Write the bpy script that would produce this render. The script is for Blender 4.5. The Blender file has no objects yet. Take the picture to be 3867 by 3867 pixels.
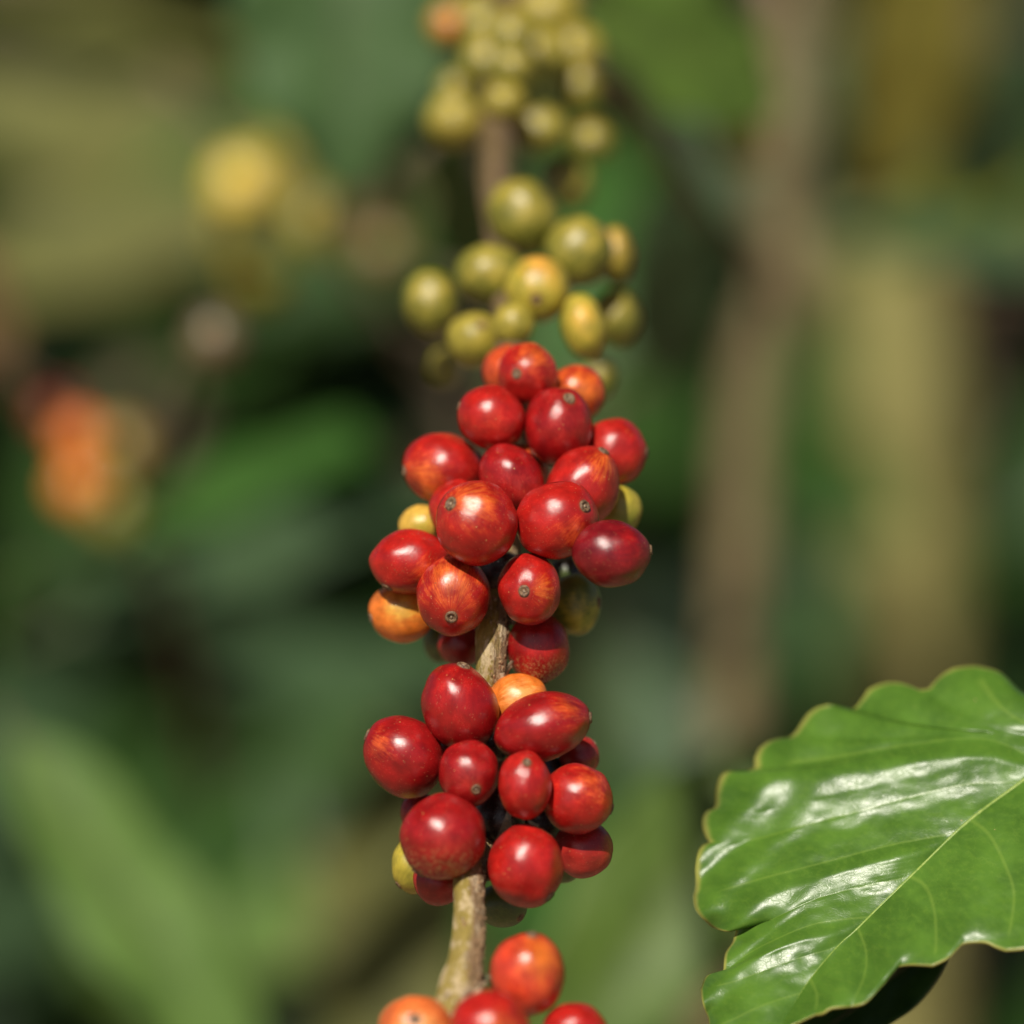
import bpy, bmesh, math, random
from mathutils import Vector, Matrix, noise
R = math.radians
random.seed(7)
scene = bpy.context.scene
COL = scene.collection

# ------------------------------------------------------------------ camera, light, exposure
FOC = 0.79                       # metres from the lens to the sharp cherries
PITCH = R(-12)
cam_d = bpy.data.cameras.new('camera')
cam = bpy.data.objects.new('camera', cam_d); COL.objects.link(cam)
cam.location = (0, 0, 1.5)
cam.rotation_euler = (R(90) + PITCH, 0, 0)
cam_d.sensor_width = 24; cam_d.sensor_height = 24; cam_d.lens = 100
cam_d.clip_start = 0.02; cam_d.clip_end = 600
cam_d.dof.use_dof = True
cam_d.dof.focus_distance = FOC - 0.015
cam_d.dof.aperture_fstop = 2.8
cam_d.dof.aperture_blades = 0
scene.camera = cam
CAM = Vector(cam.location)
RT = Vector((1, 0, 0))
FW = Vector((0, math.cos(PITCH), math.sin(PITCH)))
UP = RT.cross(FW)

w = bpy.data.worlds.new('World'); scene.world = w; w.use_nodes = True
nt = w.node_tree; nt.nodes.clear()
sky = nt.nodes.new('ShaderNodeTexSky'); sky.sky_type = 'NISHITA'; sky.sun_disc = False
bg = nt.nodes.new('ShaderNodeBackground'); wo = nt.nodes.new('ShaderNodeOutputWorld')
nt.links.new(sky.outputs[0], bg.inputs[0]); nt.links.new(bg.outputs[0], wo.inputs[0])
bg.inputs[1].default_value = 0.045
to_sun = (RT * -0.20 + UP * 0.66 - FW * 0.74).normalized()
sky.sun_elevation = math.asin(to_sun.z)
sky.sun_rotation = math.atan2(to_sun.x, to_sun.y)
sky.air_density = 1.0; sky.dust_density = 2.0
sd = bpy.data.lights.new('sun', 'SUN'); sun = bpy.data.objects.new('sun', sd); COL.objects.link(sun)
sd.energy = 5.0; sd.angle = R(0.9); sd.color = (1.0, 0.93, 0.82)
sun.rotation_euler = to_sun.to_track_quat('Z', 'Y').to_euler()
scene.view_settings.view_transform = 'Standard'; scene.view_settings.look = 'None'
scene.view_settings.exposure = 0.0; scene.view_settings.gamma = 1
scene.view_settings.use_curve_mapping = False

# ------------------------------------------------------------------ helpers
def mpp(d):                      # metres per picture unit (1932 across) at depth d beyond the sharp plane
    return (FOC + d) * 0.24 / 1932
def at(px, py, d):
    m = mpp(d)
    return CAM + FW * (FOC + d) + RT * ((px - 966) * m) - UP * ((py - 966) * m)
REG = {1: (1350, 1250, 1200/1932), 2: (1300, 2400, 1200/1932), 3: (1450, 600, 1100/1932),
       4: (1450, 0, 1100/1932), 5: (2550, 2450, 1317/1796), 6: (1300, 3300, 1200/1932), 0: (0, 0, 3867/1932)}
KK = 1932/3867
def g(reg, x, y):
    a, b, s = REG[reg]
    return (a + x*s)*KK, (b + y*s)*KK
def gs(reg): return REG[reg][2]*KK

def tag(o, label=None, cat=None, group=None, kind=None):
    if label: o['label'] = label
    if cat: o['category'] = cat
    if group: o['group'] = group
    if kind: o['kind'] = kind
    return o
def empty(name, loc, label, cat, group=None):
    o = bpy.data.objects.new(name, None); COL.objects.link(o); o.location = loc
    o.empty_display_size = 0.01
    return tag(o, label, cat, group)
def mesh_obj(name, vs, fs, mat, parent=None, smooth=True, attrs=None, origin=None):
    """one mesh object; vs are world points, stored relative to origin (the parent's place)"""
    org = origin if origin is not None else (Vector(parent.location) if parent else Vector((0, 0, 0)))
    me = bpy.data.meshes.new(name)
    me.from_pydata([tuple(Vector(v) - org) for v in vs], [], fs)
    if attrs:
        for nm, (ty, data) in attrs.items():
            a = me.attributes.new(nm, ty, 'POINT')
            if ty == 'FLOAT': a.data.foreach_set('value', data)
            elif ty == 'FLOAT_VECTOR': a.data.foreach_set('vector', [c for v in data for c in v])
            else: a.data.foreach_set('color', [c for v in data for c in (v[0], v[1], v[2], 1)])
    if smooth: me.polygons.foreach_set('use_smooth', [True]*len(me.polygons))
    me.materials.append(mat); me.update()
    o = bpy.data.objects.new(name, me); COL.objects.link(o)
    if parent: o.parent = parent
    else: o.location = org
    return o

def cat_interp(pts, n):
    """smooth curve through pts (any dimension), n samples"""
    P = [pts[0]] + list(pts) + [pts[-1]]
    out = []; m = len(pts) - 1
    for i in range(n):
        u = i/(n-1)*m; k = min(int(u), m-1); f = u-k
        p0, p1, p2, p3 = P[k], P[k+1], P[k+2], P[k+3]
        out.append(tuple(0.5*((2*b) + (-a+c)*f + (2*a-5*b+4*c-d)*f*f + (-a+3*b-3*c+d)*f**3) for a, b, c, d in zip(p0, p1, p2, p3)))
    return out
def tube(pts, radii, seg=12, disp=None, cap=True):
    vs, fs = [], []; n = len(pts); prev = None; pr = []
    for i in range(n):
        p = Vector(pts[i])
        tg = (Vector(pts[min(i+1, n-1)]) - Vector(pts[max(i-1, 0)])).normalized()
        if prev is None:
            ref = RT if abs(tg.dot(RT)) < 0.9 else UP
            nx = (ref - tg*ref.dot(tg)).normalized()
        else: nx = (prev - tg*prev.dot(tg)).normalized()
        prev = nx; ny = tg.cross(nx)
        for j in range(seg):
            a = 2*math.pi*j/seg
            r = radii[i] * (disp(i/(n-1), a) if disp else 1)
            vs.append(p + (nx*math.cos(a) + ny*math.sin(a))*r); pr.append((i/(n-1), a/(2*math.pi), 0))
    for i in range(n-1):
        for j in range(seg):
            k = (j+1) % seg
            fs.append((i*seg+j, i*seg+k, (i+1)*seg+k, (i+1)*seg+j))
    if cap:
        fs.append(tuple(range(seg))[::-1]); fs.append(tuple((n-1)*seg+j for j in range(seg)))
    return vs, fs, pr

# ------------------------------------------------------------------ materials
class NT:
    def __init__(s, name):
        s.m = bpy.data.materials.new(name); s.m.use_nodes = True
        s.t = s.m.node_tree; s.t.nodes.clear()
        s.out = s.t.nodes.new('ShaderNodeOutputMaterial')
    def n(s, ty, ins=None, **kw):
        nd = s.t.nodes.new(ty)
        for k, v in kw.items(): setattr(nd, k, v)
        for k, v in (ins or {}).items():
            if isinstance(v, bpy.types.NodeSocket): s.t.links.new(v, nd.inputs[k])
            else: nd.inputs[k].default_value = v
        return nd
    def math(s, op, a, b=0.0, c=None, clamp=False):
        ins = {0: a, 1: b}
        if c is not None: ins[2] = c
        return s.n('ShaderNodeMath', ins, operation=op, use_clamp=clamp).outputs[0]
    def mix(s, f, a, b, mode='MIX'):
        nd = s.t.nodes.new('ShaderNodeMix'); nd.data_type = 'RGBA'; nd.blend_type = mode
        for k, v in ((0, f), (6, a), (7, b)):
            if isinstance(v, bpy.types.NodeSocket): s.t.links.new(v, nd.inputs[k])
            elif k == 0: nd.inputs[k].default_value = v
            else: nd.inputs[k].default_value = (v[0], v[1], v[2], 1)
        return nd.outputs[2]
    def step(s, v, lo, hi, a=0.0, b=1.0):
        nd = s.n('ShaderNodeMapRange', {0: v, 1: lo, 2: hi, 3: a, 4: b}, interpolation_type='SMOOTHSTEP')
        return nd.outputs[0]
    def attr(s, nm): return s.n('ShaderNodeAttribute', attribute_name=nm)
    def noise(s, vec, sc, det=2.0, rough=0.5, dim='3D'):
        return s.n('ShaderNodeTexNoise', {'Vector': vec, 'Scale': sc, 'Detail': det, 'Roughness': rough}, noise_dimensions=dim).outputs[0]

def skin_material():
    k = NT('cherry_skin')
    sp = k.attr('sp').outputs['Vector']; ca = k.attr('ca').outputs['Color']; cb = k.attr('cb').outputs['Color']
    mk = k.attr('mk').outputs['Fac']
    rnd = k.n('ShaderNodeObjectInfo').outputs['Random']
    off = k.n('ShaderNodeCombineXYZ', {0: k.math('MULTIPLY', rnd, 37.0), 1: k.math('MULTIPLY', rnd, 91.0), 2: k.math('MULTIPLY', rnd, 13.0)}).outputs[0]
    # streaks run from the flower scar to the stalk
    sx = k.n('ShaderNodeSeparateXYZ', {0: sp})
    hyp = k.math('SQRT', k.math('ADD', k.math('ADD', k.math('MULTIPLY', sx.outputs[0], sx.outputs[0]), k.math('MULTIPLY', sx.outputs[1], sx.outputs[1])), 0.004))
    cx = k.math('DIVIDE', sx.outputs[0], hyp); cy = k.math('DIVIDE', sx.outputs[1], hyp)
    lonv = k.n('ShaderNodeCombineXYZ', {0: cx, 1: cy, 2: k.math('MULTIPLY', sx.outputs[2], 0.22)}).outputs[0]
    lonv = k.n('ShaderNodeVectorMath', {0: lonv, 1: off}, operation='ADD').outputs[0]
    st1 = k.noise(lonv, 9.0, 4.0, 0.65)
    st2 = k.noise(lonv, 34.0, 3.0, 0.6)
    spo = k.n('ShaderNodeVectorMath', {0: sp, 1: off}, operation='ADD').outputs[0]
    blot = k.noise(spo, 2.3, 3.0, 0.55)
    fine = k.noise(spo, 38.0, 3.0, 0.6)
    # patch mask, broken up by the streaks
    m = k.math('ADD', mk, k.math('MULTIPLY', k.math('SUBTRACT', st1, 0.5), 1.25))
    m = k.math('ADD', m, k.math('MULTIPLY', k.math('SUBTRACT', st2, 0.5), 0.65))
    m = k.math('ADD', m, k.math('MULTIPLY', k.math('SUBTRACT', blot, 0.5), 0.9))
    m = k.math('MULTIPLY', k.step(m, 0.30, 1.12), 0.88)
    c = k.mix(m, ca, cb)
    hv = k.math('ADD', k.math('MULTIPLY', blot, 0.9), k.math('MULTIPLY', st2, 0.35))
    c = k.mix(1.0, c, k.n('ShaderNodeCombineColor', {0: k.step(hv, 0.3, 0.95, 0.55, 1.25), 1: k.step(hv, 0.3, 0.95, 0.6, 1.2), 2: k.step(hv, 0.3, 0.95, 0.7, 1.2)}).outputs[0], 'MULTIPLY')
    # scattered pale corky dots
    vo = k.n('ShaderNodeTexVoronoi', {'Vector': spo, 'Scale': 5.5, 'Randomness': 1.0})
    vsel = k.n('ShaderNodeSeparateColor', {0: vo.outputs['Color']})
    sz = k.math('MULTIPLY', vsel.outputs[1], 0.09)
    dots = k.math('MULTIPLY', k.math('LESS_THAN', vo.outputs['Distance'], k.math('ADD', sz, 0.02)), k.math('GREATER_THAN', vsel.outputs[0], 0.45))
    vo2 = k.n('ShaderNodeTexVoronoi', {'Vector': spo, 'Scale': 17.0})
    v2 = k.n('ShaderNodeSeparateColor', {0: vo2.outputs['Color']})
    dots2 = k.math('MULTIPLY', k.math('LESS_THAN', vo2.outputs['Distance'], 0.16), k.math('GREATER_THAN', v2.outputs[0], 0.72))
    c = k.mix(k.math('MULTIPLY', dots, 0.8), c, (0.55, 0.29, 0.10))
    c = k.mix(k.math('MULTIPLY', dots2, 0.5), c, (0.62, 0.33, 0.16))
    vo3 = k.n('ShaderNodeTexVoronoi', {'Vector': k.n('ShaderNodeVectorMath', {0: spo, 1: k.n('ShaderNodeTexNoise', {'Vector': spo, 'Scale': 6.0}).outputs['Color']}, operation='ADD').outputs[0], 'Scale': 1.9})
    v3 = k.n('ShaderNodeSeparateColor', {0: vo3.outputs['Color']})
    bl1 = k.math('MULTIPLY', k.step(vo3.outputs['Distance'], 0.07, 0.11, 1.0, 0.0), k.math('GREATER_THAN', v3.outputs[0], 0.55))
    c = k.mix(k.math('MULTIPLY', bl1, 0.6), c, (0.20, 0.075, 0.035))
    # scurf: brown flecked patch where the attribute asks for it
    sc = k.attr('scurf').outputs['Fac']
    scm = k.math('MULTIPLY', k.step(k.noise(spo, 11.0, 5.0, 0.75), 0.50, 0.60), sc, clamp=True)
    c = k.mix(scm, c, (0.36, 0.20, 0.07))
    # soft halo of brown round the scar
    ring = k.step(sx.outputs[2], 0.965, 0.995)
    c = k.mix(k.math('MULTIPLY', ring, 0.55), c, (0.20, 0.07, 0.03))
    rough = k.math('ADD', k.math('MULTIPLY', blot, 0.16), k.math('ADD', k.math('MULTIPLY', fine, 0.15), 0.085))
    rough = k.math('ADD', rough, k.math('MULTIPLY', scm, 0.4))
    cs_ = k.n('ShaderNodeSeparateColor', {0: ca})          # unripe skins are duller than ripe ones
    rough = k.math('ADD', rough, k.math('MULTIPLY', k.step(k.math('DIVIDE', cs_.outputs[1], cs_.outputs[0]), 0.55, 0.85), 0.13))
    hgt = k.math('ADD', k.math('MULTIPLY', fine, 0.5), k.math('MULTIPLY', k.noise(spo, 90.0, 2.0), 0.22))
    hgt = k.math('ADD', hgt, k.math('MULTIPLY', st2, 0.6))
    hgt = k.math('ADD', hgt, k.math('MULTIPLY', k.math('ADD', dots, scm), 0.5))
    bmp = k.n('ShaderNodeBump', {'Height': hgt, 'Strength': 0.27, 'Distance': 0.00022}).outputs[0]
    p = k.n('ShaderNodeBsdfPrincipled', {'Base Color': c, 'Roughness': rough, 'Normal': bmp, 'Specular IOR Level': 0.62, 'Coat Weight': 0.06, 'Coat Roughness': 0.4})
    k.t.links.new(p.outputs[0], k.out.inputs[0]); return k.m

def leaf_material(name, base, vein, rim, rough=0.28, trans=0.25, bumpd=0.0004, fine=True):
    k = NT(name)
    lf = k.attr('lf').outputs['Vector']; sx = k.n('ShaderNodeSeparateXYZ', {0: lf})
    wp = k.attr('wp').outputs['Vector']      # the leaf's own flat position in centimetres
    a = k.noise(wp, 0.9, 4.0, 0.6); b = k.noise(wp, 7.0, 4.0, 0.65); f = k.noise(wp, 30.0, 3.0, 0.6)
    sat = k.step(a, 0.3, 0.7)
    c = k.mix(sat, tuple(x*0.72 for x in base), (base[0]*1.25, base[1]*1.15, base[2]*1.1))
    c = k.mix(k.math('MULTIPLY', k.step(b, 0.45, 0.75), 0.35), c, (base[0]*1.7, base[1]*1.35, base[2]*1.2))
    if not fine:
        p = k.n('ShaderNodeBsdfPrincipled', {'Base Color': c, 'Roughness': rough+0.16, 'Specular IOR Level': 0.25})
        tr = k.n('ShaderNodeBsdfTranslucent', {'Color': (base[0]*1.7, base[1]*1.5, base[2]*0.7, 1)})
        mx = k.n('ShaderNodeMixShader', {0: trans, 1: p.outputs[0], 2: tr.outputs[0]})
        k.t.links.new(mx.outputs[0], k.out.inputs[0]); return k.m
    # net of fine veins
    wpd = k.n('ShaderNodeVectorMath', {0: wp, 1: k.n('ShaderNodeTexNoise', {'Vector': wp, 'Scale': 3.0}).outputs['Color']}, operation='ADD').outputs[0]
    ve = k.n('ShaderNodeTexVoronoi', {'Vector': wpd, 'Scale': 2.6}, feature='DISTANCE_TO_EDGE').outputs['Distance']
    net = k.step(ve, 0.0, 0.05, 1.0, 0.0)
    ve2 = k.n('ShaderNodeTexVoronoi', {'Vector': wpd, 'Scale': 9.0}, feature='DISTANCE_TO_EDGE').outputs['Distance']
    net2 = k.step(ve2, 0.0, 0.09, 1.0, 0.0)
    c = k.mix(k.math('MULTIPLY', net, 0.07), c, vein)
    # side veins
    vn = k.step(sx.outputs[2], 0.0, 0.06, 1.0, 0.0)
    c = k.mix(k.math('MULTIPLY', vn, 0.24), c, vein)
    # yellowed rim
    em = k.step(k.math('ADD', k.math('ABSOLUTE', sx.outputs[1]), k.math('MULTIPLY', k.math('SUBTRACT', a, 0.5), 0.04)), 0.976, 1.0)
    c = k.mix(em, c, rim)
    # freckles
    vo = k.n('ShaderNodeTexVoronoi', {'Vector': wp, 'Scale': 1.7})
    vs_ = k.n('ShaderNodeSeparateColor', {0: vo.outputs['Color']})
    dt = k.math('MULTIPLY', k.math('LESS_THAN', vo.outputs['Distance'], 0.035), k.math('GREATER_THAN', vs_.outputs[0], 0.6))
    c = k.mix(k.math('MULTIPLY', dt, 0.8), c, (0.35, 0.28, 0.12))
    h = k.math('ADD', k.math('MULTIPLY', net, -0.3), k.math('ADD', k.math('MULTIPLY', net2, -0.12), k.math('ADD', k.math('MULTIPLY', b, 0.22), k.math('MULTIPLY', f, 0.10))))
    bmp = k.n('ShaderNodeBump', {'Height': h, 'Strength': 0.13, 'Distance': bumpd}).outputs[0]
    rg = k.math('ADD', k.math('MULTIPLY', a, 0.16), rough - 0.06)
    p = k.n('ShaderNodeBsdfPrincipled', {'Base Color': c, 'Roughness': rg, 'Normal': bmp, 'Specular IOR Level': 0.48})
    tr = k.n('ShaderNodeBsdfTranslucent', {'Color': k.mix(0.5, c, (base[0]*2.2, base[1]*2.0, base[2]*0.8))})
    mx = k.n('ShaderNodeMixShader', {0: trans, 1: p.outputs[0], 2: tr.outputs[0]})
    k.t.links.new(mx.outputs[0], k.out.inputs[0]); return k.m

def bark_material(name, green, brown, pale, split=True, bd=0.0006, sc=1.0, tone=False):
    k = NT(name)
    pr = k.attr('pr').outputs['Vector']      # x along in centimetres, y,z on the unit ring
    s = k.n('ShaderNodeSeparateXYZ', {0: pr})
    lng = k.n('ShaderNodeVectorMath', {0: pr, 1: (0.45*sc, 1.0, 1.0)}, operation='MULTIPLY').outputs[0]
    n1 = k.noise(lng, 2.2, 5.0, 0.65); n2 = k.noise(pr, 9.0*sc, 5.0, 0.7); fib = k.noise(k.n('ShaderNodeVectorMath', {0: pr, 1: (0.5*sc, 6.0, 6.0)}, operation='MULTIPLY').outputs[0], 2.4, 4.0, 0.7)
    if split:
        side = k.math('ADD', s.outputs[1], k.math('MULTIPLY', k.math('SUBTRACT', n1, 0.5), 1.7))
        brn = k.step(side, 0.02, 0.30)
    else: brn = k.step(n1, 0.35, 0.6)
    gcol = k.mix(k.step(n2, 0.35, 0.7), green, tuple(x*1.5 for x in green))
    bcol = k.mix(k.step(fib, 0.35, 0.7), tuple(x*0.45 for x in brown), brown)
    c = k.mix(brn, gcol, bcol)
    vo = k.n('ShaderNodeTexVoronoi', {'Vector': pr, 'Scale': 4.2*sc}); sel = k.n('ShaderNodeSeparateColor', {0: vo.outputs['Color']})
    lent = k.math('MULTIPLY', k.step(vo.outputs['Distance'], 0.16, 0.24, 1.0, 0.0), k.math('GREATER_THAN', sel.outputs[0], 0.55))
    c = k.mix(k.math('MULTIPLY', lent, 0.75), c, pale)
    lich = k.step(k.noise(pr, 3.1*sc, 5.0, 0.7), 0.50, 0.58)
    c = k.mix(k.math('MULTIPLY', lich, 0.6), c, pale)
    if tone: c = k.mix(k.math('MULTIPLY', k.step(s.outputs[0], 11.0, 15.0), 0.85), c, k.mix(n1, (0.07, 0.045, 0.02), (0.19, 0.12, 0.062)))
    h = k.math('ADD', k.math('MULTIPLY', fib, k.math('ADD', brn, 0.25)), k.math('ADD', k.math('MULTIPLY', lent, 0.5), k.math('MULTIPLY', n2, 0.5)))
    bmp = k.n('ShaderNodeBump', {'Height': h, 'Strength': 1.0, 'Distance': bd*1.5}).outputs[0]
    p = k.n('ShaderNodeBsdfPrincipled', {'Base Color': c, 'Roughness': k.math('ADD', k.math('MULTIPLY', brn, 0.3), 0.5), 'Normal': bmp})
    k.t.links.new(p.outputs[0], k.out.inputs[0]); return k.m

def plain_material(name, c1, c2, rough=0.7, sc=300.0, bd=0.0003):
    k = NT(name)
    oc = k.n('ShaderNodeTexCoord').outputs['Object']
    n1 = k.noise(oc, sc, 4.0, 0.65)
    c = k.mix(k.step(n1, 0.35, 0.65), c1, c2)
    bmp = k.n('ShaderNodeBump', {'Height': k.noise(oc, sc*4, 3.0), 'Strength': 0.5, 'Distance': bd}).outputs[0]
    p = k.n('ShaderNodeBsdfPrincipled', {'Base Color': c, 'Roughness': rough, 'Normal': bmp})
    k.t.links.new(p.outputs[0], k.out.inputs[0]); return k.m

M_SKIN = skin_material()
M_SCAR = plain_material('flower_scar', (0.07, 0.035, 0.02), (0.24, 0.145, 0.075), 0.6, 1800, 0.0002)
M_SCARC = plain_material('scar_centre', (0.16, 0.10, 0.06), (0.36, 0.27, 0.18), 0.5, 2500, 0.0001)
M_STALK = plain_material('green_stalk', (0.045, 0.05, 0.015), (0.09, 0.085, 0.03), 0.6, 600)
M_BARK = bark_material('branch_bark', (0.23, 0.17, 0.034), (0.40, 0.25, 0.12), (0.64, 0.50, 0.32), tone=True)
M_FLAKE = plain_material('bark_flake', (0.20, 0.11, 0.05), (0.45, 0.30, 0.16), 0.8, 1500)
M_TWIG = bark_material('twig_bark', (0.10, 0.08, 0.04), (0.28, 0.17, 0.10), (0.34, 0.25, 0.17), split=False)
M_SHOOT = bark_material('shoot_bark', (0.17, 0.14, 0.06), (0.27, 0.20, 0.09), (0.33, 0.26, 0.13), split=False, bd=0.001, sc=0.5)
M_DARKBARK = bark_material('dark_bark', (0.05, 0.045, 0.02), (0.09, 0.065, 0.04), (0.14, 0.12, 0.08), split=False, bd=0.001, sc=0.5)
M_TRUNK = bark_material('trunk_bark', (0.22, 0.205, 0.06), (0.33, 0.30, 0.09), (0.38, 0.35, 0.12), split=False, bd=0.003, sc=0.2)
M_LEAF = leaf_material('main_leaf', (0.076, 0.180, 0.022), (0.26, 0.38, 0.06), (0.36, 0.36, 0.08), 0.31, 0.15)
LEAFC = {
    'deep':   ((0.034, 0.085, 0.018), 0.25), 'mid': ((0.045, 0.13, 0.024), 0.28), 'fresh': ((0.088, 0.160, 0.028), 0.33),
    'yellow': ((0.16, 0.20, 0.022), 0.4), 'olive': ((0.14, 0.155, 0.042), 0.45), 'blue': ((0.058, 0.115, 0.052), 0.26),
    'pale':   ((0.11, 0.21, 0.045), 0.42), 'dry': ((0.27, 0.19, 0.09), 0.6), 'soft': ((0.065, 0.135, 0.045), 0.4), 'gold': ((0.21, 0.20, 0.036), 0.45)}
M_L = {n: leaf_material('leaf_' + n, c, (c[0]*2.2, c[1]*1.7, c[2]*1.6), (0.3, 0.3, 0.1), r, 0.22, 0.0006, False) for n, (c, r) in LEAFC.items()}

# ------------------------------------------------------------------ ground
def ground():
    k = NT('plantation_soil')
    oc = k.n('ShaderNodeTexCoord').outputs['Object']
    a = k.noise(oc, 0.9, 6.0, 0.65); b = k.noise(oc, 14.0, 6.0, 0.7)
    c = k.mix(k.step(a, 0.4, 0.65), (0.19, 0.125, 0.075), (0.30, 0.22, 0.13))
    c = k.mix(k.math('MULTIPLY', k.step(b, 0.5, 0.7), 0.6), c, (0.12, 0.10, 0.05))
    bmp = k.n('ShaderNodeBump', {'Height': b, 'Strength': 0.9, 'Distance': 0.03}).outputs[0]
    p = k.n('ShaderNodeBsdfPrincipled', {'Base Color': c, 'Roughness': 0.9, 'Normal': bmp})
    k.t.links.new(p.outputs[0], k.out.inputs[0])
    vs, fs = [], []; xs = [-400, -120, -40] + [-14 + i*0.5 for i in range(57)] + [40, 120, 400]; n = len(xs)
    for y in xs:
        for x in xs:
            vs.append((x, y + 8, 0.12*noise.noise(Vector((x*0.25, y*0.25, 3))) + 0.04*noise.noise(Vector((x*1.3, y*1.3, 0))) if abs(x) < 30 and abs(y) < 30 else 0))
    for i in range(n-1):
        for j in range(n-1): fs.append((i*n+j, i*n+j+1, (i+1)*n+j+1, (i+1)*n+j))
    tag(mesh_obj('ground', vs, fs, k.m), kind='structure')
ground()

# ------------------------------------------------------------------ the fruiting branch
BR = [(818, 1985, -.047), (845, 1932, -.044), (867, 1866, -.040), (880, 1800, -.036), (884, 1742, -.032), (887, 1649, -.023), (905, 1590, -.010), (922, 1480, .001),
      (925, 1380, .000), (925, 1292, -.006), (927, 1210, -.006), (936, 1121, .001), (950, 1000, .008), (962, 850, .018), (968, 700, .032),
      (962, 600, .047), (950, 480, .067), (938, 357, .084), (937, 280, .098), (945, 160, .122), (955, 40, .146), (968, -90, .170), (985, -220, .20)]
bp = cat_interp(BR, 240)
BP3 = [at(*p) for p in bp]
rad_px = cat_interp([(p,) for p in [34, 36, 42, 33, 31, 30, 36, 31, 31, 30, 30, 33, 34, 34, 33, 34, 33, 34, 33, 36, 34, 34, 34]], 240)
rad = [rad_px[i][0]*mpp(bp[i][2])*0.97 for i in range(240)]
def bdisp(t, a):
    v = Vector((t*38, math.cos(a)*1.2, math.sin(a)*1.2))
    s = max(0.0, math.cos(a)*1.0)                       # corky side faces right
    return 1 + 0.10*noise.noise(v) + (0.03 + 0.07*s)*noise.noise(v*4.0) + 0.05*s*noise.noise(v*11)
cum = [0]
for i in range(1, 240): cum.append(cum[-1] + (BP3[i]-BP3[i-1]).length*100)
vs, fs, pr = tube(BP3, rad, 40, bdisp)
prc = []
for (t, a, _) in pr:
    i = round(t*239); prc.append((cum[i]*1.0, math.cos(a*2*math.pi)*0.5, math.sin(a*2*math.pi)*0.5))
branch = empty('coffee_branch', BP3[0], 'green and brown woody branch rising through the clusters of cherries', 'branch')
mesh_obj('stem', vs, fs, M_BARK, branch, attrs={'pr': ('FLOAT_VECTOR', prc)})
# loose bark flakes and warty lenticels on the bare stretches
fv, ff = [], []
for i in range(420):
    k = random.choice(list(range(12, 62)) + list(range(84, 122)) + list(range(98, 118)))
    a = random.gauss(0.1, 0.9)
    tg = (BP3[k+1]-BP3[k-1]).normalized(); nx = (RT - tg*RT.dot(tg)).normalized(); ny = tg.cross(nx)
    nrm = nx*math.cos(a) + ny*math.sin(a)
    if nrm.dot(FW) > 0.3: continue
    c = BP3[k].lerp(BP3[k+1], random.random()) + nrm*rad[k]*1.0
    u = (tg + nrm*random.uniform(-0.1, .5)).normalized(); v = nrm.cross(u).normalized()
    L = random.uniform(.0002, .0008); W = random.uniform(.0001, .0003); hh = nrm*random.uniform(.00005, .00025)
    b0 = len(fv)
    ring = [(-1, 0), (-.5, .8), (.5, 1), (1, .1), (.6, -.9), (-.5, -1)]
    for (x, y) in ring: fv.append(c + u*L*x*random.uniform(.6, 1.2) + v*W*y - nrm*0.0001)
    for (x, y) in ring: fv.append(c + u*L*x*.75 + v*W*y*.75 + hh)
    for j in range(6): ff.append((b0+j, b0+(j+1) % 6, b0+6+(j+1) % 6, b0+6+j))
    ff.append(tuple(b0+6+j for j in range(6)))
tag(mesh_obj('bark_flakes', fv, ff, M_FLAKE, branch, smooth=False), kind='stuff')

M_BRACT = plain_material('dried_bract', (0.16, 0.10, 0.055), (0.50, 0.39, 0.25), 0.8, 900)
for Yn, cnt in ((1862, 9), (1620, 5), (1285, 6), (1150, 4)):
    k0 = min(range(240), key=lambda i: abs(bp[i][1]-Yn))
    for q in range(cnt):
        a = random.uniform(-2.6, .6); k = max(1, min(238, k0 + random.randint(-2, 2)))
        tg = (BP3[k-1]-BP3[k+1]).normalized() * random.choice((-1, 1)); nx = (RT - tg*RT.dot(tg)).normalized(); ny = nx.cross(tg)
        nrm = (nx*math.cos(a) - FW*abs(math.sin(a))).normalized(); sd2 = nrm.cross(tg).normalized()
        L = random.uniform(.0016, .0034); W = random.uniform(.0006, .0013); b = BP3[k] + nrm*rad[k]*0.95
        bv, bf = [], []
        for i in range(6):
            t = i/5
            for j in range(5):
                u = (j-2)/2
                wd = W*math.sin(math.pi*(0.25+0.75*t))**0.7
                bv.append(b + tg*L*(t-.25) + nrm*(L*(0.18 + .45*t*t)*1.0 - abs(u)**2*W*.5) + sd2*u*wd + nrm*0.0002*noise.noise(Vector((t*4, u*3, q+Yn))))
        for i in range(5):
            for j in range(4): bf.append((i*5+j, i*5+j+1, (i+1)*5+j+1, (i+1)*5+j))
        n_ = len(bv); bv += [v - nrm*0.00015 for v in bv[:n_]]; bf += [tuple(i+n_ for i in f[::-1]) for f in bf[:]]
        mesh_obj('bract', bv, bf, M_BRACT, branch)

# ------------------------------------------------------------------ cherries
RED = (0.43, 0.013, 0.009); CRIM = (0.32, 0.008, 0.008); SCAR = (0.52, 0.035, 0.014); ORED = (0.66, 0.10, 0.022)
ORG = (0.78, 0.19, 0.022); GOLD = (0.66, 0.40, 0.06); YEL = (0.46, 0.37, 0.04); OLV = (0.25, 0.215, 0.022); GRN = (0.155, 0.18, 0.022)
DGRN = (0.085, 0.13, 0.028); SHADE_BLK = (0.028, 0.018, 0.012)  # near-black: shade of the cluster hollows painted as filler cherry colour
DUST = (0.40, 0.025, 0.018); BRN = (0.36, 0.22, 0.13)
GM = 'ripe and ripening cherries in the middle cluster'; GL = 'cherries in the lower cluster'
GB = 'cherries in the cluster at the bottom edge'; GG = 'unripe cherries above the red clusters'; GT = 'blurred unripe cherries at the top of the branch'
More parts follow.
